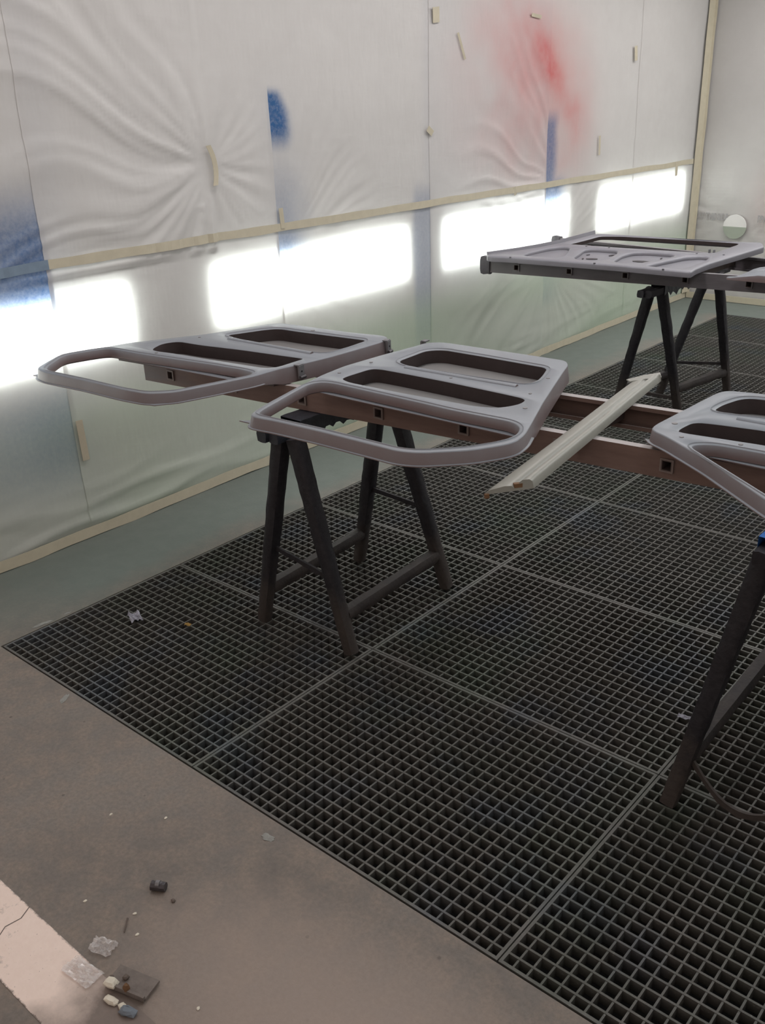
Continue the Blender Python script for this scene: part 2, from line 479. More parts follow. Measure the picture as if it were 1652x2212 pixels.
PIN = (1.513, 1.40)
def wrinkle(y, z):
    d = .010*nz2(y*.9, z*1.1, 3.1) + .0045*nz2(y*3.1, z*3.3, 8.2)
    # sheet gathered at the taped pinch; long sagging folds run to it from the left
    dy, dz = y-PIN[0], z-PIN[1]
    if z > 1.06:
        if dy < 0:
            t = min(1.6, -dy)
            zz = dz + .30*math.sin(min(1., t/1.5)*math.pi)*.55 - .25*t*t*.4
        else:
            zz = dz
        r = math.hypot(dy, zz); th = math.atan2(zz, dy if abs(dy) > 1e-4 else 1e-4)
        if dy < 0 and th < 0: th += 2*math.pi
        th += .30*nz2(y*1.7, z*1.7, 14)
        if dy < 0:
            am = sstep(.02, .18, r)*(1-sstep(.9, 1.7, r))*(.55+.45*sstep(.8, -.3, dz))
            d += am*(.010*ridge(nz2(th*3.4, r*.8, 1.7)) + .007*ridge(nz2(th*9, r*1.3, 5.5)))
        else:
            am = sstep(.015, .09, r)*(1-sstep(.20, .42, r))
            d += .006*am*ridge(nz2(th*3.6, r*.8, 9.7))
    # fan of fine folds beside the second overlap
    w_ = .5*nz2(y*2.3, z*2.3, 15)
    q = (1.86, .95); r = math.hypot(y-q[0], z-q[1]); th = math.atan2(z-q[1], y-q[0])+w_*.25
    if y > 1.87: d += .0035*ridge(nz2(th*11, r*1.2, 2.2))*sstep(.15, .35, r)*(1-sstep(.5, .85, r))
    # creases running to the overlap under the red overspray
    q = (4.45, 1.00); r = math.hypot(y-q[0], z-q[1]); th = math.atan2(z-q[1], y-q[0])+w_*.3
    if 3.0 < y < 4.18: d += .006*ridge(nz2(th*8, r*1.1, 4.4))*sstep(.25, .4, r)*(1-sstep(.8, 1.4, r))
    # lower film pulled to the third lamp
    q = (4.25, .62); r = math.hypot(y-q[0], z-q[1]); th = math.atan2(z-q[1], y-q[0])+w_*.3
    if z < 1.05: d += .005*ridge(nz2(th*7, r*1.1, 6.1))*sstep(.08, .25, r)*(1-sstep(.7, 1.2, r))
    # folds lying along the foot of the wall
    a = (1-sstep(.10, .34, z))*sstep(.03, .07, z)
    d += .013*a*ridge(nz2(y*1.6+z*2, z*11-y*1.2, 7.7))*(1-sstep(.9, 1.9, y)*.6)
    return d

def spray(y, z):
    """film colour: (blue overspray, red overspray, painted green light cast)"""
    b = r = 0.
    if y < .70:
        b = max(.80*sstep(.90, 1.02, z)*(1-sstep(1.18, 1.46, z))*(.55+.45*sstep(.2, .68, y)),
                .55*(1-sstep(.50, .72, z))*sstep(.12, .42, z)*(.6+.4*sstep(.3, .66, y)))
    elif y < 1.87:
        b = .04*gauss(y, .75, .08)
    elif y < 3.02:
        e = y-1.87 + .035*nz2(y*9, z*9, 1)
        k = .13*(1-.55*sstep(1.58, 1.70, z))
        b = .97*(1-sstep(k*.55, k+.035, e))*sstep(1.40, 1.53, z)*(1-sstep(1.655, 1.70, z))
        b = max(b, .33*(1-sstep(.02, .30, e))*sstep(.94, 1.0, z)*(1-sstep(1.15, 1.5, z)))
        b = max(b, .55*(1-sstep(.05, .26, e))*sstep(.97, 1.0, z)*(1-sstep(1.04, 1.14, z)))
        b = max(b, .34*sstep(2.84, 2.90, y+.02*nz2(y*5, z*4, 2))*sstep(.22, .45, z)*(1-sstep(1.10, 1.25, z)))
        b = max(b, .07*gauss(y, 3.0, .04)*sstep(1.1, 1.2, z))
    elif y < 4.18:
        b = .03
    elif y < 5.35:
        e = y-4.18 + .02*nz2(y*9, z*9, 4)
        b = .66*(1-sstep(.06, .16, e))*sstep(1.04, 1.12, z)*(1-sstep(1.42, 1.54, z))
        b = max(b, .62*(1-sstep(.12, .30, e))*sstep(.92, .97, z)*(1-sstep(1.05, 1.16, z)))
        b = max(b, .26*(1-sstep(.04, .30, e))*sstep(.28, .40, z)*(1-sstep(.58, .72, z)))
    n = .5+.8*nz2(y*2.4, z*2.4, 12)+.4*nz2(y*7, z*7, 13)
    if z > 1.09:
        # diagonal red streak and the pink haze round it
        sx = ((y-4.18)*.72 + (z-1.78)*-.70); sy = ((y-4.18)*.70 + (z-1.78)*.72)
        r = .46*gauss(sx, 0, .24)*gauss(sy, 0, .085)
        r += .50*math.exp(-((y-3.80)/.42)**2-((z-1.92)/.24)**2)*(.45+.75*n)
        r += .48*math.exp(-((y-4.45)/.22)**2-((z-1.50)/.36)**2)*(.5+.6*n)
        r += .42*math.exp(-((y-3.95)/.50)**2-((z-1.48)/.34)**2)*(.35+.8*n)
        r += .22*math.exp(-((y-4.15)/.20)**2-((z-1.80)/.26)**2)
    # greenish cast of the fluorescent light, painted into the lower film
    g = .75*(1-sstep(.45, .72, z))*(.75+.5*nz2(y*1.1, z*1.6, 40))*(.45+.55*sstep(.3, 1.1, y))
    return max(0, min(1, b)), max(0, min(.85, r)), max(0, min(1, g))

def film_sheet(name, u0, u1, z0, z1, place, wr, sp, label, cell=.0145, group=None, skip=None):
    nu, nv = max(2, int((u1-u0)/cell)), max(2, int((z1-z0)/cell))
    vs, cs, fs = [], [], []
    for j in range(nv+1):
        z = z0+(z1-z0)*j/nv
        for i in range(nu+1):
            u = u0+(u1-u0)*i/nu
            vs.append(place(u, z, wr(u, z))); cs.append(sp(u, z))
    for j in range(nv):
        for i in range(nu):
            a = j*(nu+1)+i
            fs.append((a, a+1, a+nu+2, a+nu+1))
    mb = MB(); mb.add(vs, fs)
    o = mb.build(name, M['film'], None, 180)
    ca = o.data.color_attributes.new('spray', 'FLOAT_COLOR', 'POINT')  # blue and red overspray, plus the painted green light cast
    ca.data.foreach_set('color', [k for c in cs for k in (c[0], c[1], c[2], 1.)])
    return tag(o, label, 'plastic sheet', group)

SH = [(-.60, .71, 'translucent masking film with grey-blue overspray at the left edge of the photo'),
      (.69, 1.88, 'pale masking film gathered into folds by a taped pinch'),
      (1.865, 3.03, 'masking film with a deep blue overspray patch along its left edge'),
      (3.01, 4.19, 'creased masking film carrying most of the pink haze of overspray'),
      (4.175, 5.36, 'masking film with a red streak and a narrow blue band at its left edge'),
      (5.34, 6.435, 'clean masking film on the left wall next to the far corner')]
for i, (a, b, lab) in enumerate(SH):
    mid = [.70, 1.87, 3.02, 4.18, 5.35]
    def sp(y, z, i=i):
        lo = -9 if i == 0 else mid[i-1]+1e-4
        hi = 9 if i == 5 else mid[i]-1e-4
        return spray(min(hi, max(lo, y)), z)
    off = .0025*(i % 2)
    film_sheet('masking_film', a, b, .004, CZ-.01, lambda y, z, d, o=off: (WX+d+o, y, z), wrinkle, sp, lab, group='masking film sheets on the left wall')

def wrinkle_b(x, z):
    r = math.hypot(x+.15, z-.62); th = math.atan2(z-.62, x+.15)
    d = .012*nz2(x*1.2, z*1.2, 21)+.004*nz2(x*4, z*4, 22)
    d += .008*ridge(nz2(th*7, r*.7, 23))*sstep(.1, .2, r)*(1-sstep(.4, .8, r))
    return d
def spray_b(x, z):
    return 0., .16*math.exp(-((x-.12)/.16)**2-((z-.78)/.25)**2), 0.
film_sheet('masking_film', -.500, RX+.005, .004, CZ-.01, lambda x, z, d: (x, YB-d, z), wrinkle_b, spray_b,
           'masking film covering the end wall, printed with grey lettering', .02)
bf = bpy.data.objects['masking_film.006']

def text_mesh(body, size, loc, rot, mat, parent, sx=1.0):
    c = bpy.data.curves.new('printed_lettering', 'FONT'); c.body = body; c.size = size
    c.align_x = 'LEFT'; c.align_y = 'CENTER'; c.offset = .0026
    o = bpy.data.objects.new('tmp', c); COL.objects.link(o)
    dg = bpy.context.evaluated_depsgraph_get(); dg.update()
    me = bpy.data.meshes.new_from_object(o.evaluated_get(dg))
    bpy.data.objects.remove(o)
    me.materials.clear(); me.materials.append(mat)
    t = bpy.data.objects.new('printed_lettering', me); link(t, parent)
    t.location, t.rotation_euler, t.scale = loc, rot, (sx, 1, 1)
    return t
tx = text_mesh('AY THIS SIDE', .070, (-.458, YB-.024, .655), (math.pi/2, 0, 0), M['print'], bf, .60)
tx['label'] = 'grey printed words on the film'
tx = text_mesh('PRAY THIS SIDE', .070, (.022, YB-.024, .655), (math.pi/2, 0, 0), M['print'], bf, .60)
tx['label'] = 'grey printed words on the film'

# round port in the end wall, half white and half grey-green
rp = empty('round_port', (-.147, YB-.028, .505))
for nm, a0, a1, mt in (('upper_half', 0, math.pi, 'white'), ('lower_half', math.pi, 2*math.pi, 'green')):
    mb = MB(); n = 20; R0 = .092
    ring = [(-.147+R0*math.cos(a0+(a1-a0)*k/n), .590+R0*math.sin(a0+(a1-a0)*k/n)) for k in range(n+1)]
    f = [(x, YB-.034, z) for x, z in ring]; bk = [(x, YB-.026, z) for x, z in ring]
    k = len(ring)
    mb.add(f+bk, [tuple(range(k)), tuple(reversed(range(k, 2*k)))] + [(i, i+k, (i+1) % k + k, (i+1) % k) for i in range(k)])
    adopt(rp, mb.build(nm, M[mt]))
tag(rp, 'round port on the end wall, white above and grey-green below', 'wall port')

# masking tape: long runs and short pieces
def tape_wall(y0, y1, z0, z1, h, mat, name, label, parent=None, wob=.004, n=None):
    n = n or max(2, int((y1-y0)/.02)); mb = MB(); v = []
    for i in range(n+1):
        y = y0+(y1-y0)*i/n; z = z0+(z1-z0)*i/n + wob*nz2(y*3, 5)
        hh = h*(1+.12*nz2(y*6, 9))
        x = WX+.0085+max(wrinkle(y, z-hh/2), wrinkle(y, z+hh/2))
        v += [(x, y, z-hh/2), (x, y, z+hh/2), (x+.0015, y, z-hh/2), (x+.0015, y, z+hh/2)]
    f = []
    for i in range(n):
        a, b = i*4, i*4+4
        f += [(a+2, b+2, b+3, a+3), (a+1, a+3, b+3, b+1), (a, b, b+2, a+2), (a, a+1, b+1, b)]
    f += [(0, 2, 3, 1), (n*4, n*4+1, n*4+3, n*4+2)]
    mb.add(v, f)
    o = mb.build(name, mat)
    if parent is None: tag(o, label, 'tape')
    return o
tape_wall(-.58, .70, 1.10, 1.115, .036, M['tape_blue'], 'masking_tape', 'blue-tinted masking tape run across the film at the left edge')
tape_wall(.70, 6.43, 1.115, 1.072, .036, M['tape'], 'masking_tape', 'long beige masking tape line above the wall lamps')
tape_wall(-.58, 6.43, .026, .026, .046, M['tape'], 'masking_tape', 'long masking tape run along the foot of the left wall')
bt = MB(); bt.box((-.49, YB-.030, .004), (RX-.02, YB-.024, .052)); tag(bt.build('masking_tape', M['tape']), 'masking tape run along the foot of the end wall', 'tape')
ct = MB(); nn = 60; v = []
for i in range(nn+1):
    z = .05+(CZ-.08)*i/nn; wv = .004*nz2(z*4, 31)
    v += [(WX+.018, YB-.11+wv, z), (WX+.030, YB-.030, z), (WX+.046+wv, YB-.026, z)]
f = []
for i in range(nn): f += [(i*3, i*3+1, i*3+4, i*3+3), (i*3+1, i*3+2, i*3+5, i*3+4)]
ct.add(v, f); tag(ct.build('masking_tape', M['tape']), 'vertical masking tape sealing the far wall corner', 'tape')

def tape_piece(y, z, ln, wd, ang, label, bend=0., mat=None, lift=.012):
    mb = MB(); v = []; n = 8; ca, sa = math.cos(ang), math.sin(ang)
    for i in range(n+1):
        t = (i/n-.5)*ln; bz = bend*(1-(2*i/n-1)**2)
        for s_ in (-1, 1):
            yy = y+ca*t-sa*(s_*wd/2+bz); zz = z+sa*t+ca*(s_*wd/2+bz)
            x = WX+lift+max(0, wrinkle(yy, zz))+.002*s_
            v += [(x, yy, zz), (x+.0012, yy, zz)]
    f = []
    for i in range(n):
        a, b = i*4, i*4+4
        f += [(a+1, b+1, b+3, a+3), (a, a+2, b+2, b), (a, b, b+1, a+1), (a+2, a+3, b+3, b+2)]
    f += [(0, 1, 3, 2), (n*4, n*4+2, n*4+3, n*4+1)]
    mb.add(v, f)
    return tag(mb.build('tape_piece', mat or M['tape'], None, 40), label, 'tape', 'short tape pieces on the left wall')
tape_piece(1.515, 1.40, .16, .022, -1.45, 'curved strip of tape pinching the gathered film folds', .018, lift=.02)
tape_piece(1.90, 1.145, .09, .022, -1.5, 'upright tape piece on the overlap below the deep blue patch')
tape_piece(3.06, 2.00, .055, .07, 0.1, 'small square of tape high up left of the pink haze')
tape_piece(3.28, 1.86, .14, .012, -1.1, 'thin slanting tape strip left of the pink haze')
tape_piece(3.005, 1.46, .05, .03, -.6, 'tape scrap on the film overlap in the middle of the wall')
tape_piece(4.0, 2.02, .10, .018, -.1, 'narrow tape strip at the top of the pink haze')
tape_piece(5.25, 1.83, .09, .03, -1.4, 'faint tape piece high up right of the red streak')
tape_piece(3.82, 1.085, .05, .02, -1.2, 'dark-edged tape tab on the long tape line below the pink haze')
tape_piece(6.03, 1.04, .10, .03, -1.5, 'pale tape tab hanging above the lamp by the far corner')
tape_piece(4.82, 1.28, .12, .014, -1.5, 'thin upright tape sliver right of the blue band')
tape_piece(.715, .42, .17, .028, -1.55, 'tape strip on the lower film overlap under the first door')

# ------------------------------------------------------------------ floor gratings
def grate_meshes():
    g = .0015; th_, d = .0075, .032
    fr = MB()
    fr.box((g, g, -d), (GX-g, g+th_, 0)); fr.box((g, GY-g-th_, -d), (GX-g, GY-g, 0))
    fr.box((g, g+th_, -d), (g+th_, GY-g-th_, 0)); fr.box((GX-g-th_, g+th_, -d), (GX-g, GY-g-th_, 0))
    bb = MB(); cb = MB()
    nx, ny = 30, 22
    for k in range(1, nx):
        x = GX*k/nx; bb.box((x-.0023, g+th_, -.028), (x+.0023, GY-g-th_, -.0015))
    for k in range(1, ny):
        y = GY*k/ny; cb.box((g+th_, y-.0026, -.026), (GX-g-th_, y+.0026, -.0003))
    return fr, bb, cb
fr, bb, cb = grate_meshes()
fm, bm_, cm = fr.build('grate_frame', M['frame']), bb.build('long_bars', M['grate']), cb.build('cross_bars', M['grate'])
ORD = ['first', 'second', 'third', 'fourth', 'fifth', 'sixth', 'seventh', 'eighth']
CN = ['in the column beside the left wall', 'in the middle column', 'in the right-hand column']
first = True
for c in range(NC):
    for r in range(NR):
        e = empty('floor_grate', (c*GX, r*GY, 0))
        for src in (fm, bm_, cm):
            p = src if first else src.copy()
            if not first: COL.objects.link(p)
            p.parent = e
            if src is not fm: p['kind'] = 'stuff'
        first = False
        tag(e, 'steel floor grating panel %s, %s row from the doorway' % (CN[c], ORD[r]), 'floor grating', 'floor grating panels')

# ------------------------------------------------------------------ trestles
def trestle(feet, top_n, top_f, bar_n, bar_f, label, bar_mat, wrapcol, brace_n=.30, brace_f=.33, zs=.125, hw=.036, stub=True, sag=False):
    """feet: near-left, near-right, far-right, far-left"""
    cx = sum(p[0] for p in feet)/4; cy = sum(p[1] for p in feet)/4
    r = empty('trestle', (cx, cy, 0))
    parts = []
    tops = [(top_n[0]-.030, top_n[1], .70), (top_n[0]+.030, top_n[1], .70), (top_f[0]+.030, top_f[1], .70), (top_f[0]-.030, top_f[1], .70)]
    for p, q in zip(feet, tops):
        mb = MB(); a = Vector((p[0], p[1], .001)); b = Vector(q)
        mb.tube(a, b, .0205, .0255, 12, 26, .0013, .6)
        lg = mb.build('leg', M['wood'], None, 60)
        parts.append(lg)
    d = Vector((bar_f[0]-bar_n[0], bar_f[1]-bar_n[1], 0)); L = d.length; d.normalize(); sd = Vector((d.y, -d.x, 0))
    zt = .738
    # bar of the trestle: two battens side by side
    for s_ in (-1, 1):
        mb = MB(); st = Vector((*bar_n, .705)) + sd*s_*hw*.5 + d*(0 if s_ < 0 else .012); en = st + d*(L-(0 if s_ < 0 else .012))
        mb.tube(st, en, hw*.5, hw*.5, 12, 20, .0012, .9, up=(0, 0, 1))
        o = mb.build('top_batten', bar_mat, None, 50); parts.append(o)
    # wrap round the bar, torn along its lower edge
    mb = MB(); n = 26; v = []; f = []
    a0 = .16
    prof = [(-hw*1.06, -.0), (-hw*1.06, .0345), (hw*1.06, .0345), (hw*1.06, 0.0)]
    for i in range(n+1):
        t = a0*L+(L*.62)*i/n
        c = Vector((bar_n[0], bar_n[1], .7025))+d*t
        tear = .010+.030*abs(nz2(i*.9, wrapcol*3))+(.012 if i % 3 == 0 else 0)
        for k, (u, z) in enumerate(prof):
            zz = z-tear if k in (0, 3) else z+.0012*random.random()
            v.append(c+sd*(u*(1+.03*random.random()))+Vector((0, 0, zz)))
    for i in range(n):
        for k in range(3): f.append((i*4+k, i*4+k+1, i*4+4+k+1, i*4+4+k))
    mb.add(v, f); parts.append(mb.build('torn_wrap', M['wrap']))
    # stretchers between the legs of each side
    def at(k, z):
        a, b = Vector((*feet[k], 0)), Vector(tops[k]); return a.lerp(b, z/.70)
    for k0, k1 in ((0, 3), (1, 2)):
        mb = MB(); a, b = at(k0, zs), at(k1, zs+.005); dd = (b-a).normalized()
        mb.tube(a+dd*.015, b-dd*.015, .021, .021, 10, 14, .0018, .8, up=(0, 0, 1))
        parts.append(mb.build('stretcher', M['wood'], None, 50))
    # straps across the near and far leg pairs, crusted with drips
    for (k0, k1, z0, dz) in ((0, 1, brace_n, -.05), (3, 2, brace_f, -.02)):
        a, b = at(k0, z0), at(k1, z0+dz); mb = MB()
        n = 16; vs = []; fs = []; dd = (b-a).normalized(); side = Vector((dd.y, -dd.x, 0)).normalized()
        for i in range(n+1):
            p = a.lerp(b, i/n)
            if sag and k0 == 0: p = p+Vector((0, -.02*math.sin(math.pi*i/n), -.07*math.sin(math.pi*min(1, i/n*1.15))))
            lo = -.008-.012*abs(nz2(i*1.7, wrapcol+k0))
            for s_ in (-1, 1): vs += [p+side*.004*s_+Vector((0, 0, lo)), p+side*.004*s_+Vector((0, 0, .007))]
        for i in range(n):
            a_, b_ = i*4, i*4+4
            fs += [(a_, b_, b_+1, a_+1), (a_+2, a_+3, b_+3, b_+2), (a_+1, b_+1, b_+3, a_+3), (a_, a_+2, b_+2, b_)]
        mb.add(vs, fs); parts.append(mb.build('strap', M['wood_foot' if sag else 'wood']))
    adopt(r, *parts)
    tag(r, label, 'trestle', 'wooden trestles under the ladders')
    return r, d, sd

trestle([(.576, .665), (.962, .690), (.940, 1.232), (.536, 1.205)], (.742, .690), (.732, 1.165), (.703, .630), (.712, 1.30),
        'dark paint-crusted trestle standing below the two joined doors', M['wrap'], 1, hw=.041)
r2, d2, sd2 = trestle([(2.066, .668), (2.41, .67), (2.40, 1.50), (2.05, 1.50)], (2.215, .765), (2.215, 1.40), (2.205, .715), (2.205, 1.48),
        'dark trestle with blue tape on its bar, at the right edge', M['wood'], 2, brace_n=.155, zs=.135, sag=True)
mb = MB(); v = []; f = []
for i in range(7):
    y = .745+.10*i/6
    for (u, z) in ((-.0385, .690), (-.0395, .742), (.0395, .742), (.0385, .690)):
        v.append((2.205+u+.002*random.random(), y+.004*random.random(), z-.010*random.random()*(z < .7)+.0025*random.random()))
for i in range(6):
    for k in range(3): f.append((i*4+k, i*4+k+1, i*4+5+k, i*4+4+k))
mb.add(v, f); o = mb.build('blue_tape_wrap', M['blue_tape'], None, 60); o['label'] = 'crumpled blue tape round the bar end'
adopt(r2, o)
trestle([(.43, 3.47), (.725, 3.63), (.82, 4.08), (.53, 3.80)], (.675, 3.34), (.735, 3.90), (.690, 3.17), (.735, 4.05),
        'dark trestle carrying the far ladder near the wall corner', M['wood'], 3, brace_n=.12, brace_f=.20)

# ------------------------------------------------------------------ ladders lying on the trestles
def rail(p0, p1, zb, zt, thick, holes, side, hs=.0145):
    """channel rail from p0 to p1 (outer face), square rung holes at the given distances"""
    p0, p1 = Vector((*p0, 0)), Vector((*p1, 0)); d = (p1-p0); L = d.length; d.normalize()
    nrm = Vector((-d.y, d.x, 0))*side                       # towards the ladder's inside
    H = zt-zb; mb = MB()
    outer = [(0, 0), (L, 0), (L, H), (0, H)]
    hp = [[(h-hs, H/2-hs), (h+hs, H/2-hs), (h+hs, H/2+hs), (h-hs, H/2+hs)] for h in holes if hs < h < L-hs]
    polys = [[Vector((x, y, 0)) for x, y in q] for q in [outer]+hp]
    flat = [q for pl in polys for q in pl]; tris = tessellate_polygon(polys); n = len(flat)
    wt = .004
    vs = [p0+d*q.x+Vector((0, 0, zb+q.y)) for q in flat]+[p0+d*q.x+nrm*wt+Vector((0, 0, zb+q.y)) for q in flat]
    fs = []
    for t in tris:
        fs.append(t); fs.append((t[0]+n, t[2]+n, t[1]+n))
    k = 0
    for pl in polys:
        m_ = len(pl)
        for i in range(m_):
            j = (i+1) % m_; fs.append((k+i, k+j, k+j+n, k+i+n))
        k += m_
    mb.add(vs, fs)
    # channel flanges top and bottom with a rolled lip
    for z in (zb, zt-.004):
        c = p0+d*(L/2)+nrm*(wt+(thick-wt)/2)+Vector((0, 0, z+.002))
        mb.obox(c, d*(L/2), nrm*((thick-wt)/2), Vector((0, 0, .002)))
    for z0, z1 in ((zb+.004, zb+.012), (zt-.012, zt-.004)):
        c = p0+d*(L/2)+nrm*(thick-.0015)+Vector((0, 0, (z0+z1)/2))
        mb.obox(c, d*(L/2), nrm*.0015, Vector((0, 0, (z1-z0)/2)))
    return mb

def sq_tube(a, b, ro, ri):
    a, b = Vector(a), Vector(b); d = (b-a).normalized(); x = d.cross(Vector((0, 0, 1))).normalized(); z = Vector((0, 0, 1))
    mb = MB(); vs = []
    for p in (a, b):
        for r_ in (ro, ri):
            for (i, j) in ((-1, -1), (1, -1), (1, 1), (-1, 1)): vs.append(p+x*i*r_+z*j*r_)
    fs = []
    for k in range(4):
        j = (k+1) % 4
        fs += [(k, j, 8+j, 8+k), (4+j, 4+k, 12+k, 12+j), (k, 4+k, 4+j, j), (8+j, 12+j, 12+k, 8+k)]
    return mb.add(vs, fs)

ZB, ZT = .7395, .812
def ladder(n0, n1, f0, f1, rung_x, label, mat, zb=ZB, zt=ZT, caps=False, ext=False):
    """n0->n1 outer face of the near rail, f0->f1 outer face of the far rail"""
    r = empty('ladder', ((n0[0]+f1[0])/2, (n0[1]+f1[1])/2, zb)); parts = []
    dn = (Vector(n1)-Vector(n0)); df = (Vector(f1)-Vector(f0))
    hn = [(x-n0[0])/dn.x*dn.length for x in rung_x]; hf = [(x-f0[0])/df.x*df.length for x in rung_x]
    parts.append(rail(n0, n1, zb, zt, .026, hn, 1).build('rail', mat))
    parts.append(rail(f0, f1, zb, zt, .026, hf, -1).build('rail', mat))
    zc = (zb+zt)/2
    for x in rung_x:
        a = Vector(n0)+dn*((x-n0[0])/dn.x); b = Vector(f0)+df*((x-f0[0])/df.x)
        if not (min(n0[0], f0[0]) < x < max(n1[0], f1[0])): continue
        e = (b-a).normalized()
        g = sq_tube((a.x-e.x*.004, a.y-e.y*.004, zc), (b.x+e.x*.004, b.y+e.y*.004, zc), .0148, .0118).build('rung', M['rung'])
        # swaged collar round the rung end on the near rail
        c = sq_tube((a.x-e.x*.0042, a.y-e.y*.0042, zc), (a.x-e.x*.0002, a.y-e.y*.0002, zc), .0185, .0142).build('collar', M['collar'] if not caps else mat)
        c.parent = g; parts.append(g)
    if caps:
        for p, q, s_ in ((n0, n1, 1), (f0, f1, -1)):
            d = (Vector(q)-Vector(p)).normalized(); nr = Vector((-d.y, d.x))*s_
            c = Vector((p[0]+nr.x*.013, p[1]+nr.y*.013, zc)); d3 = Vector((d.x, d.y, 0)); n3 = Vector((nr.x, nr.y, 0))
            mb = MB(); vs = []; fs = []; k = 16
            for (t, sy, sz) in ((.006, .018, .040), (.004, .022, .047), (-.010, .022, .046), (-.034, .022, .050), (-.052, .018, .045), (-.058, .010, .032)):
                for i in range(k):
                    an = 2*math.pi*(i+.5)/k; cx, cz = math.cos(an), math.sin(an)
                    qn = (abs(cx)**5+abs(cz)**5)**(-.2)
                    vs.append(c+d3*t+n3*(cx*qn*sy)+Vector((0, 0, cz*qn*sz)))
            for i in range(5):
                for j in range(k): fs.append((i*k+j, i*k+(j+1) % k, (i+1)*k+(j+1) % k, (i+1)*k+j))
            fs.append(tuple(range(5*k, 6*k))); fs.append(tuple(reversed(range(k))))
            mb.add(vs, fs); parts.append(mb.build('end_cap', M['rubber'], None, 40))
    adopt(r, *parts)
    return tag(r, label, 'ladder', 'ladders used as work rests')

RX1 = [.093 + .2935*k for k in range(0, 11)]
sl = .112
ladder((-.040, .738), (3.05, .738+3.09*sl), (-.075, .738+.345-.004), (3.015, .738+.345+3.09*sl-.004), RX1,
       'brown primer-stained ladder laid flat below the nearest doors', M['rail'])
RX2 = [-.039 + .2965*k for k in range(0, 8)]
ladder((-.200, 3.130), (2.10, 3.130+2.30*.136), (-.250, 3.965), (2.05, 3.965-2.30*.10), RX2,
       'grey flared ladder with rubber end caps below the far panel', M['rail_back'], caps=True)

# ------------------------------------------------------------------ car doors
D1_OUT = [(-0.066, 0.344), (-0.092, 0.367), (-0.166, 0.485), (-0.17, 0.523), (-0.148, 0.603), (-0.125, 0.652), (-0.109, 0.726), (0.026, 0.97), (0.051, 1.037), (0.11, 1.226), (0.136, 1.252), (0.18, 1.262), (0.47, 1.291), (0.599, 1.319), (0.637, 1.3), (0.653, 1.248), (0.65, 1.154), (0.639, 0.983), (0.622, 0.886), (0.603, 0.794), (0.599, 0.692), (0.563, 0.556), (0.528, 0.439), (0.472, 0.384), (0.375, 0.369), (0.183, 0.358), (-0.008, 0.336)]
D1_W = [(-0.031, 0.358), (-0.065, 0.383), (-0.142, 0.485), (-0.146, 0.513), (-0.124, 0.591), (-0.103, 0.640), (-0.064, 0.650), (0.06, 0.66), (0.379, 0.71), (0.514, 0.727), (0.567, 0.724), (0.580, 0.697), (0.544, 0.569), (0.510, 0.452), (0.455, 0.402), (0.361, 0.387), (0.167, 0.377)]
D1_A = [(0.037, 0.728), (0.003, 0.799), (0.027, 0.851), (0.134, 0.861), (0.317, 0.897), (0.583, 0.936), (0.583, 0.901), (0.585, 0.811), (0.561, 0.779), (0.334, 0.749), (0.155, 0.731), (0.074, 0.714)]
D1_B = [(0.105, 1.010), (0.166, 1.157), (0.200, 1.190), (0.292, 1.196), (0.593, 1.236), (0.600, 1.119), (0.590, 1.032), (0.544, 1.015), (0.447, 1.001), (0.187, 0.998)]
D2_OUT = [(0.884, 0.423), (0.867, 0.446), (0.843, 0.516), (0.801, 0.672), (0.768, 0.822), (0.755, 0.938), (0.765, 1.092), (0.786, 1.273), (0.788, 1.322), (0.833, 1.359), (1.012, 1.37), (1.263, 1.382), (1.299, 1.383), (1.332, 1.348), (1.355, 1.281), (1.467, 0.985), (1.534, 0.822), (1.574, 0.723), (1.585, 0.66), (1.568, 0.617), (1.53, 0.552), (1.443, 0.466), (1.392, 0.444), (1.326, 0.443), (1.137, 0.439), (0.979, 0.43), (0.908, 0.419)]
D2_W = [(0.893, 0.446), (0.878, 0.466), (0.825, 0.649), (0.804, 0.730), (0.819, 0.767), (0.856, 0.779), (0.994, 0.778), (1.173, 0.778), (1.300, 0.775), (1.488, 0.786), (1.525, 0.771), (1.549, 0.735), (1.558, 0.69), (1.547, 0.647), (1.503, 0.567), (1.427, 0.490), (1.382, 0.470), (1.116, 0.464), (0.961, 0.452)]
D2_A = [(0.849, 0.829), (0.841, 0.85), (0.846, 0.964), (0.87, 0.98), (0.945, 0.983), (1.125, 0.986), (1.361, 0.980), (1.416, 0.975), (1.426, 0.934), (1.422, 0.908), (1.4, 0.864), (1.343, 0.839), (1.08, 0.819), (0.893, 0.813)]
D2_B = [(0.861, 1.083), (0.854, 1.239), (0.894, 1.279), (1.073, 1.282), (1.297, 1.28), (1.328, 1.202), (1.346, 1.142), (1.34, 1.098), (1.164, 1.080), (0.971, 1.060), (0.906, 1.060)]
D3_OUT = [(1.809, 0.935), (1.801, 0.974), (1.818, 1.315), (1.828, 1.350), (1.856, 1.365), (1.93, 1.381), (2.20, 1.40), (2.55, 1.42), (2.63, 1.38), (2.66, 1.25), (2.66, .90), (2.62, .62), (2.56, .53), (2.48, .51), (2.36, .55), (2.193, 0.671), (2.01, 0.812), (1.869, 0.905)]
D3_W = [(1.942, 0.874), (1.943, 0.892), (1.96, 0.909), (1.99, 0.922), (2.097, 0.929), (2.45, .94), (2.60, .92), (2.61, .85), (2.585, .64), (2.54, .56), (2.48, .537), (2.37, .575), (2.20, .688), (2.01, .824)]
D3_A = [(1.866, 0.966), (1.866, 1.007), (1.872, 1.052), (1.916, 1.066), (2.038, 1.088), (2.45, 1.10), (2.56, 1.08), (2.57, 1.01), (2.45, .985), (2.077, 0.984), (1.88, 0.956)]
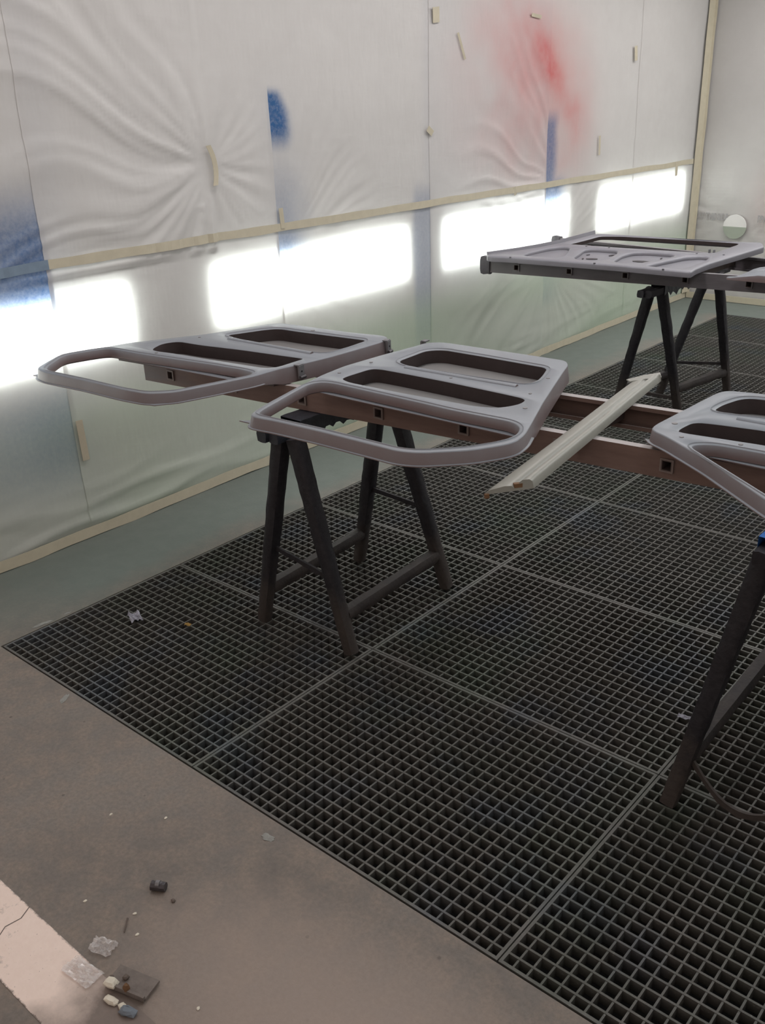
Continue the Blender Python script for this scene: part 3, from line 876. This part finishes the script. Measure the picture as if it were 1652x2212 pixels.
D3_B = [(1.873, 1.165), (1.873, 1.228), (1.891, 1.303), (1.912, 1.326), (1.95, 1.335), (2.20, 1.345), (2.55, 1.355), (2.59, 1.30), (2.58, 1.20), (2.40, 1.19), (2.0, 1.19), (1.92, 1.17)]

ZTOP = .868
def lin(line):
    (ax, ay), (bx, by) = line
    return lambda x, y: y-(ay+(by-ay)*(x-ax)/(bx-ax))
def door(label, out, win, pa, pb, line, ribs, flange_tips, hinges, plugs, mats=('door', 'door_skin'), group='primed car doors'):
    o_, w_, a_, b_ = (chaikin(ccw(p), 2) for p in (out, win, pa, pb))
    sd = lin(line)
    ztop = lambda x, y: ZTOP
    def zbot(x, y):
        return .834 - .0195*sstep(-.02, .07, sd(x, y))
    cx = sum(p[0] for p in out)/len(out); cy = sum(p[1] for p in out)/len(out)
    r = empty('car_door', (cx, cy, .8125)); parts = []
    ea, eb = MB(), MB()
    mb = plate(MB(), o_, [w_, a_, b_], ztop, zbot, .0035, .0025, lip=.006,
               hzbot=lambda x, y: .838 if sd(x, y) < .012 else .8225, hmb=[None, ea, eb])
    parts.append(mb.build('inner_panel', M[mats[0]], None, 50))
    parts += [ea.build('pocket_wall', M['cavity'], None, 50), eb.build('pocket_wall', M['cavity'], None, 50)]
    # raised lip round the window opening and round the pockets
    for ring, k in ((w_, .0075), (b_, .010)):
        i0, i1 = offset(ring, k), offset(ring, k+.0045); n = len(i0); mb = MB()
        vs = [(x, y, ZTOP-.001) for x, y in i0]+[(x, y, ZTOP+.0028) for x, y in offset(ring, k+.0022)]+[(x, y, ZTOP-.001) for x, y in i1]
        fs = []
        for i in range(n):
            j = (i+1) % n; fs += [(i, j, n+j, n+i), (n+i, n+j, 2*n+j, 2*n+i)]
        mb.add(vs, fs); q = mb.build('pressed_bead', M[mats[0]], None, 60); parts.append(q)
    # outer skin seen through the pockets
    sk = clip(offset(o_, -.006), (line[0][0], line[0][1]+.032), (line[1][0], line[1][1]+.032))
    mb = plate(MB(), sk, [], lambda x, y: .8222, lambda x, y: .8130, .002, bottom=True)
    parts.append(mb.build('outer_skin', M[mats[1]], None, 40))
    # thin flange at the foot of the window frame
    fo = clip(offset(o_, .012), (line[1][0]+.2, line[1][1]), (line[0][0]-.2, line[0][1]))
    for tip in flange_tips:
        k = min(range(len(fo)), key=lambda i: (fo[i][0]-tip[0])**2+(fo[i][1]-tip[1])**2); fo[k] = tip
    hole = clip(offset(w_, .004), (line[1][0]+.2, line[1][1]-.022), (line[0][0]-.2, line[0][1]-.022))
    mb = plate(MB(), fo, [hole], lambda x, y: .8365, lambda x, y: .8335, .001, .0005)
    parts.append(mb.build('frame_flange', M[mats[0]], None, 40))
    for (p, q, wd) in ribs:
        mb = MB(); mb.tube((*p, ZTOP-.004), (*q, ZTOP-.004), wd, wd, 12, 1, up=(0, 0, 1)); parts.append(mb.build('stiffening_rib', M[mats[0]], None, 60))
    for (x, y, ang) in hinges:
        hb = MB(); u = Vector((math.cos(ang), math.sin(ang), 0)); n_ = Vector((-u.y, u.x, 0))
        hb.obox((x, y, .846), u*.013, n_*.003, (0, 0, .021)); hb.obox(Vector((x, y, .868))-n_*.009, u*.012, n_*.010, (0, 0, .002))
        h = hb.build('hinge_plate', M['steel'])
        pb_ = MB(); c = Vector((x, y, .829))+n_*.005
        pb_.tube(c-u*.013, c+u*.013, .0065, .0065, 12, 1, up=(0, 0, 1)); pn = pb_.build('hinge_pin', M['steel_dark'], None, 50); pn.parent = h
        hb2 = MB(); c2 = Vector((x, y, .848))+n_*.0028; hb2.tube(c2, c2+n_*.0012, .003, .003, 10, up=(0, 0, 1)); s2 = hb2.build('screw_hole', M['pit']); s2.parent = h
        parts.append(h)
    for (x, y, rr) in plugs:
        mb = MB(); mb.tube((x, y, ZTOP-.001), (x, y, ZTOP+.0014), rr, rr*.9, 12, 1); parts.append(mb.build('plug', M[mats[1]], None, 40))
    adopt(r, *parts)
    return tag(r, label, 'car door', group)

door('grey primed car door nearest the wall, window frame pointing left', D1_OUT, D1_W, D1_A, D1_B, ((-.103, .655), (.57, .742)),
     [((.16, .975), (.56, .992), .010)], [(.500, .385), (-.118, .355)], [(.632, .868, -1.45), (.660, 1.272, -1.30)],
     [(.10, .70, .006), (.60, 1.06, .006), (.33, 1.232, .008), (.05, .93, .005)])
door('grey primed car door over the near trestle, window frame pointing at the camera', D2_OUT, D2_W, D2_A, D2_B, ((.80, .782), (1.55, .792)),
     [((.93, 1.035), (1.33, 1.058), .010)], [(.818, .437)], [(.762, 1.338, 1.6)],
     [(.800, 1.02, .006), (.800, .87, .006), (1.12, 1.02, .005), (1.40, 1.02, .005), (1.36, 1.18, .006), (1.46, .90, .007)])
door('grey primed car door cut off by the right edge of the photo', D3_OUT, D3_W, D3_A, D3_B, ((1.93, .935), (2.60, .945)),
     [((1.95, 1.135), (2.5, 1.145), .010)], [(1.790, .945)], [],
     [(1.838, 1.01, .008), (1.895, .925, .006), (2.03, .955, .006)])

# far panel: a door with a wide window opening and pressed recesses
B_OUT = [(-0.150, 3.055), (-0.192, 3.085), (-0.185, 3.13), (-0.096, 3.243), (-0.035, 3.359), (0.013, 3.486), (0.047, 3.656), (0.070, 3.775), (0.10, 3.80), (0.888, 3.845), (0.985, 3.873), (1.033, 3.782), (0.938, 3.317), (0.930, 3.193), (0.938, 3.136), (0.930, 3.126), (0.563, 3.122), (-0.059, 3.075)]
B_W = [(0.075, 3.485), (0.105, 3.62), (0.125, 3.745), (0.238, 3.782), (0.631, 3.818), (0.885, 3.825), (0.895, 3.77), (0.866, 3.546), (0.82, 3.535), (0.374, 3.498)]
B_1 = [(0.007, 3.140), (-.01, 3.20), (0.030, 3.340), (0.075, 3.410), (0.130, 3.412), (0.180, 3.30), (0.215, 3.20), (0.20, 3.157), (0.08, 3.142)]
B_2 = [(0.255, 3.30), (0.230, 3.387), (0.27, 3.42), (0.400, 3.435), (0.432, 3.36), (0.445, 3.24), (0.437, 3.168), (0.331, 3.155), (.275, 3.20)]
B_3 = [(0.500, 3.200), (0.480, 3.33), (0.50, 3.41), (0.56, 3.445), (0.690, 3.452), (0.725, 3.42), (0.688, 3.300), (0.63, 3.20), (0.56, 3.170)]
B_4 = [(0.690, 3.165), (0.735, 3.29), (0.780, 3.405), (0.850, 3.460), (0.890, 3.445), (0.900, 3.34), (0.880, 3.199), (.86, 3.165)]
zp = lambda x, y: .842+.055*(y-3.1)
r = empty('car_door', (.4, 3.45, .8125)); parts = []
o_ = chaikin(ccw(B_OUT), 2); w_ = chaikin(ccw(B_W), 2); rec = [chaikin(ccw(p), 2) for p in (B_1, B_2, B_3, B_4)]
ew = MB()
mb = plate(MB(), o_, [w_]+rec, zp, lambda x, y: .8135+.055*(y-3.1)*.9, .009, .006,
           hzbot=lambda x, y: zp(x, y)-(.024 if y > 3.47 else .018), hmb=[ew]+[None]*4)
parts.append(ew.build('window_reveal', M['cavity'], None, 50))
parts.append(mb.build('inner_panel', M['gate'], None, 50))
for p in rec:
    mb = plate(MB(), offset(p, .003), [], lambda x, y: zp(x, y)-.0170-.002*nz2(x*9, y*9, 3), lambda x, y: zp(x, y)-.0215, .001, bottom=True)
    parts.append(mb.build('recess', M['gate'], None, 60))
for (x, y, a, b, an) in ((.345, 3.262, .030, .012, .3), (.41, 3.185, .045, .012, .05), (.60, 3.30, .045, .016, .1), (.40, 3.375, .020, .010, 1.1), (.28, 3.34, .012, .005, 1.2), (.66, 3.40, .004, .016, .2), (.30, 3.25, .005, .014, .4)):
    mb = MB(); k = 18; ring = [(x+math.cos(an)*a*math.cos(t)-math.sin(an)*b*math.sin(t), y+math.sin(an)*a*math.cos(t)+math.cos(an)*b*math.sin(t)) for t in (2*math.pi*i/k for i in range(k))]
    mb.add([(p, q, zp(p, q)-.0140) for p, q in ring]+[(p, q, zp(p, q)-.0170) for p, q in ring], [tuple(range(k))]+[(i, k+i, k+(i+1) % k, (i+1) % k) for i in range(k)])
    parts.append(mb.build('slot', M['steel_dark']))
for (x, y) in ((-.03, 3.076), (.44, 3.118), (.80, 3.126), (.33, 3.47), (.80, 3.50), (.93, 3.52), (.20, 3.46)):
    mb = MB(); mb.tube((x, y, zp(x, y)-.001), (x, y, zp(x, y)+.002), .006, .005, 10); parts.append(mb.build('plug', M['steel_dark']))
for dx in (-.012, .012):
    mb = MB(); mb.obox((.845+dx, 3.575, .865), (.003, 0, 0), (0, .008, 0), (0, 0, .012)); parts.append(mb.build('clip', M['steel']))
# upturned edge at the hinge side
mb = MB(); vs = []; fs = []
edge = [(-.190, 3.10), (-.096, 3.243), (-.035, 3.359), (.013, 3.486), (.047, 3.656), (.072, 3.79)]
for i, (x, y) in enumerate(edge):
    hgt = .010+.006*i/5
    vs += [(x, y, zp(x, y)-.006), (x-.006, y+.002, zp(x, y)+hgt), (x-.009, y+.003, zp(x, y)+hgt), (x-.006, y+.002, zp(x, y)-.012)]
for i in range(5):
    for k in range(4): fs.append((i*4+k, i*4+(k+1) % 4, i*4+4+(k+1) % 4, i*4+4+k))
fs += [(0, 1, 2, 3), (23, 22, 21, 20)]
mb.add(vs, fs); parts.append(mb.build('edge_flange', M['gate'], None, 40))
adopt(r, *parts)
tag(r, 'grey primed panel with long window slot on the far ladder', 'car door', 'primed car doors')

# second panel on the far ladder, mostly outside the photo
r = empty('car_door', (1.6, 3.5, .8125)); parts = []
P_OUT = [(1.085, 3.175), (1.09, 3.20), (1.115, 3.21), (1.135, 3.33), (1.17, 3.40), (1.30, 3.60), (1.45, 3.72), (2.0, 3.74), (2.05, 3.6), (2.05, 3.30), (1.95, 3.24), (1.60, 3.225), (1.25, 3.185)]
P_W = [(1.21, 3.40), (1.33, 3.58), (1.46, 3.68), (1.95, 3.69), (1.98, 3.52), (1.6, 3.48)]
P_A = [(1.20, 3.30), (1.23, 3.37), (1.6, 3.44), (1.95, 3.46), (1.97, 3.34), (1.6, 3.30)]
po = chaikin(ccw(P_OUT), 2)
zz = lambda x, y: .826+.020*sstep(1.12, 1.16, x)
mb = plate(MB(), po, [chaikin(ccw(P_W), 2), chaikin(ccw(P_A), 2)], zz, lambda x, y: .8135, .004, .004, hzbot=lambda x, y: .8215)
parts.append(mb.build('inner_panel', M['door'], None, 50))
mb = plate(MB(), offset(chaikin(ccw(P_A), 2), .02), [], lambda x, y: .8215, lambda x, y: .8135, .002, bottom=True)
parts.append(mb.build('outer_skin', M['door_skin'], None, 50))
adopt(r, *parts)
tag(r, 'grey primed panel tip at the right edge, on the far ladder', 'car door', 'primed car doors')

# ------------------------------------------------------------------ beige sill strip across the near ladder
r = empty('sill_strip', (1.60, 1.0, .8125)); parts = []
A0, A1 = Vector((1.642, .451, 0)), Vector((1.508, 1.415, 0))         # left edge
B0, B1 = Vector((1.712, .548, 0)), Vector((1.566, 1.512, 0))         # right edge
prof = [(0, .8135), (.02, .8195), (.10, .8235), (.40, .8285), (.54, .8270), (.60, .8205), (.66, .8205), (.70, .8335), (.76, .8385), (.90, .8380), (.97, .8320), (1.0, .8135)]
n = 30; vs = []; fs = []
for i in range(n+1):
    t = i/n; a = A0.lerp(A1, t); b = B0.lerp(B1, t)
    for (u, z) in prof:
        p = a.lerp(b, u); vs.append((p.x, p.y, z+.0005*math.sin(t*9+u)))
k = len(prof)
for i in range(n):
    for j in range(k-1): fs.append((i*k+j, i*k+j+1, i*k+k+j+1, i*k+k+j))
fs += [tuple(range(k)), tuple(reversed(range(n*k, n*k+k)))]
mb = MB(); mb.add(vs, fs); parts.append(mb.build('pressed_strip', M['sill'], None, 50))
# pointed end at the far side
e = [(1.508, 1.415), (1.490, 1.428), (1.510, 1.500), (1.540, 1.556), (1.566, 1.512)]
mb = plate(MB(), e, [], lambda x, y: .8265, lambda x, y: .8235, .001, bottom=True); parts.append(mb.build('pointed_end', M['sill']))
mb = MB(); mb.obox((1.686, .520, .8255), Vector((.006, .008, 0)), Vector((.004, -.003, 0)), (0, 0, .005)); parts.append(mb.build('rusty_clip', M['rust']))
mb = MB(); mb.obox((1.646, .453, .8110), Vector((.003, .004, 0)), Vector((.003, -.002, 0)), (0, 0, .005)); parts.append(mb.build('rusty_clip', M['rust']))
adopt(r, *parts)
tag(r, 'long beige pressed sill strip lying across the near ladder', 'sill strip')

# ------------------------------------------------------------------ litter on the floor and gratings
def lump(name, loc, sx, sy, sz, mat, label, cat, rot=0., group=None, seg=7, jit=.18, sm=None):
    mb = MB(); vs = []; fs = []; k = seg+3
    rows = [(-.5, .75), (-.25, 1.0), (.15, 1.0), (.5, .62)]
    for (z, rr) in rows:
        for i in range(k):
            an = 2*math.pi*i/k; q = rr*(1+random.uniform(-jit, jit))*(abs(math.cos(an))**4+abs(math.sin(an))**4)**(-.25)
            x, y = math.cos(an)*q*sx/2, math.sin(an)*q*sy/2
            vs.append((loc[0]+x*math.cos(rot)-y*math.sin(rot), loc[1]+x*math.sin(rot)+y*math.cos(rot), loc[2]+(z+.5)*sz*(1+random.uniform(-jit, jit)*.5 if z > 0 else 1)))
    for i in range(3):
        for j in range(k): fs.append((i*k+j, i*k+(j+1) % k, i*k+k+(j+1) % k, i*k+k+j))
    fs += [tuple(reversed(range(k))), tuple(range(3*k, 4*k))]
    mb.add(vs, fs); return tag(mb.build(name, mat, None, sm), label, cat, group)

# dark threaded stub with its collar
r = empty('metal_stub', (1.285, -.328, 0)); a = Vector((1.270, -.335, .011)); b = Vector((1.300, -.318, .011))
mb = MB(); mb.tube(a, b, .0105, .0105, 8, 5, .0012, .3, up=(0, 0, 1)); p1 = mb.build('body', M['steel_dark'])
mb = MB(); mb.tube(a.lerp(b, .35)+Vector((0, 0, .006)), a.lerp(b, .62)+Vector((0, 0, .006)), .009, .009, 8, 1, up=(0, 0, 1)); p2 = mb.build('collar', M['steel'])
adopt(r, p1, p2); tag(r, 'dark metal stub lying alone on the concrete floor', 'metal bit')
lump('pebble', (1.339, -.328, 0), .010, .008, .006, M['dust'], 'tiny dark crumb just right of the metal stub', 'crumb')
mb = MB(); mb.tube((1.300, -.424, .003), (1.326, -.452, .003), .002, .0012, 6, 3, .0006, up=(0, 0, 1)); tag(mb.build('twig', M['dust']), 'thin dark splinter on the floor above the plastic scraps', 'splinter')

def scrap(name, c, sx, sy, rot, mat, label, cat, h=.012, n=9, seed=0.):
    mb = MB(); vs = []; fs = []
    for j in range(n+1):
        for i in range(n+1):
            u, v_ = i/n-.5, j/n-.5
            x = u*sx*(1+.12*nz2(v_*5, seed)); y = v_*sy*(1+.12*nz2(u*5, seed+3))
            z = .002+h*abs(nz2(u*4+seed, v_*4, seed))+h*.7*abs(nz2(u*9, v_*9+seed, 4))
            vs.append((c[0]+x*math.cos(rot)-y*math.sin(rot), c[1]+x*math.sin(rot)+y*math.cos(rot), c[2]+z))
    for j in range(n):
        for i in range(n):
            a = j*(n+1)+i; fs.append((a, a+1, a+n+2, a+n+1))
    mb.add(vs, fs); return tag(mb.build(name, mat), label, cat)
scrap('plastic_scrap', (1.325, -.505, .0), .055, .040, .35, M['clear'], 'crumpled clear plastic wrap at the edge of the pale strip', 'plastic scrap', .016, 9, 2.)
scrap('plastic_scrap', (1.345, -.570, .002), .085, .045, .1, M['clear'], 'flat clear plastic wrap lying on the pale strip', 'plastic scrap', .010, 9, 6.)
scrap('foil_scrap', (.212, .387, .001), .062, .040, -.4, M['foil'], 'crumpled silver foil scrap on the left grating', 'foil scrap', .020, 7, 9.)
scrap('leaf_scrap', (.398, .470, .001), .022, .016, .4, M['ochre'], 'small ochre scrap on the left grating', 'scrap', .012, 5, 11.)
scrap('foil_scrap', (1.955, 1.02, .001), .050, .018, .1, M['foil'], 'pale foil sliver on the grating beyond the near ladder', 'foil scrap', .008, 6, 13.)

# grey board with broken pieces beside the threshold
r = empty('grey_board', (1.435, -.535, 0)); mb = MB(); d = Vector((math.cos(.28), math.sin(.28), 0)); nn_ = Vector((-d.y, d.x, 0))
mb.obox((1.452, -.521, .007), d*.050, nn_*.026, (0, 0, .003)); b1 = mb.build('board', M['board'])
mb = MB(); mb.obox(Vector((1.452, -.521, .012))-nn_*.024, d*.050, nn_*.003, (0, 0, .006)); b2 = mb.build('raised_edge', M['board'])
adopt(r, b1, b2); tag(r, 'flat grey board lying by the pale strip under the rubble', 'board')
RB = [((1.425, -.552), .030, .022, .014, 'chip', 'pale square chip on the near corner of the grey board', .3),
      ((1.462, -.540), .014, .012, .018, 'rust', 'small brown stub standing on the grey board', 0),
      ((1.408, -.540), .014, .012, .010, 'dust', 'dark crumb left of the pale square chip', .5),
      ((1.452, -.572), .034, .016, .010, 'chip', 'pale splinter in front of the grey board', .2),
      ((1.406, -.512), .012, .007, .006, 'chip', 'tiny pale chip above the grey board', .9),
      ((1.482, -.566), .022, .014, .008, 'chip', 'pale chip right of the splinter', -.2),
      ((1.436, -.524), .012, .012, .009, 'dust', 'dark crumb in the middle of the grey board', .1)]
for (c, a, b, h, mt, lab, ro) in RB:
    lump('rubble_piece', (c[0], c[1], .0105 if c[1] > -.556 and 1.42 < c[0] < 1.50 else .0015), a, b, h, M[mt], lab, 'rubble', ro, 'rubble by the threshold', 5, .12)
lump('rag', (1.500, -.566, .002), .036, .020, .012, M['rag'], 'small bluish rag by the rubble at the bottom edge', 'rag', .3)
CH = [((1.106, -.17), 'pale chip on the floor nearest the grating corner'), ((1.30, -.405), 'pale chip above the plastic scrap'), ((1.352, -.437), 'pale fleck right of the splinter'),
      ((1.18, -.455), 'pale fleck beside the threshold left of the plastic'), ((1.60, -.47), 'pale chip on the floor right of the rubble'), ((.985, -.25), 'pale fleck on the floor by the left frame edge')]
for c, lab in CH:
    lump('paint_chip', (*c, 0), .009, .006, .0025, M['chip'], lab, 'paint chip', random.random()*3, 'paint chips on the concrete', 4, .2)
# cement splashes on the floor beside the gratings
SP = [((-.022, .165), .060, .014, 1.45, 'pale cement smear beside the left grating corner'), ((-.018, .262), .022, .010, 1.5, 'small pale cement smear beside the left grating'),
      ((.4387, -.040), .016, .040, .5, 'pale cement splash in front of the first grating'), ((-.055, 3.62), .05, .30, .02, 'pale cement smear beside the grating behind the middle door'),
      ((1.36, -.055), .03, .018, .2, 'pale cement dab in front of the middle grating column')]
for c, a, b, ro, lab in SP:
    lump('cement_splash', (*c, 0), a, b, .002, M['cement'], lab, 'splash', ro, 'cement splashes', 14, .35)
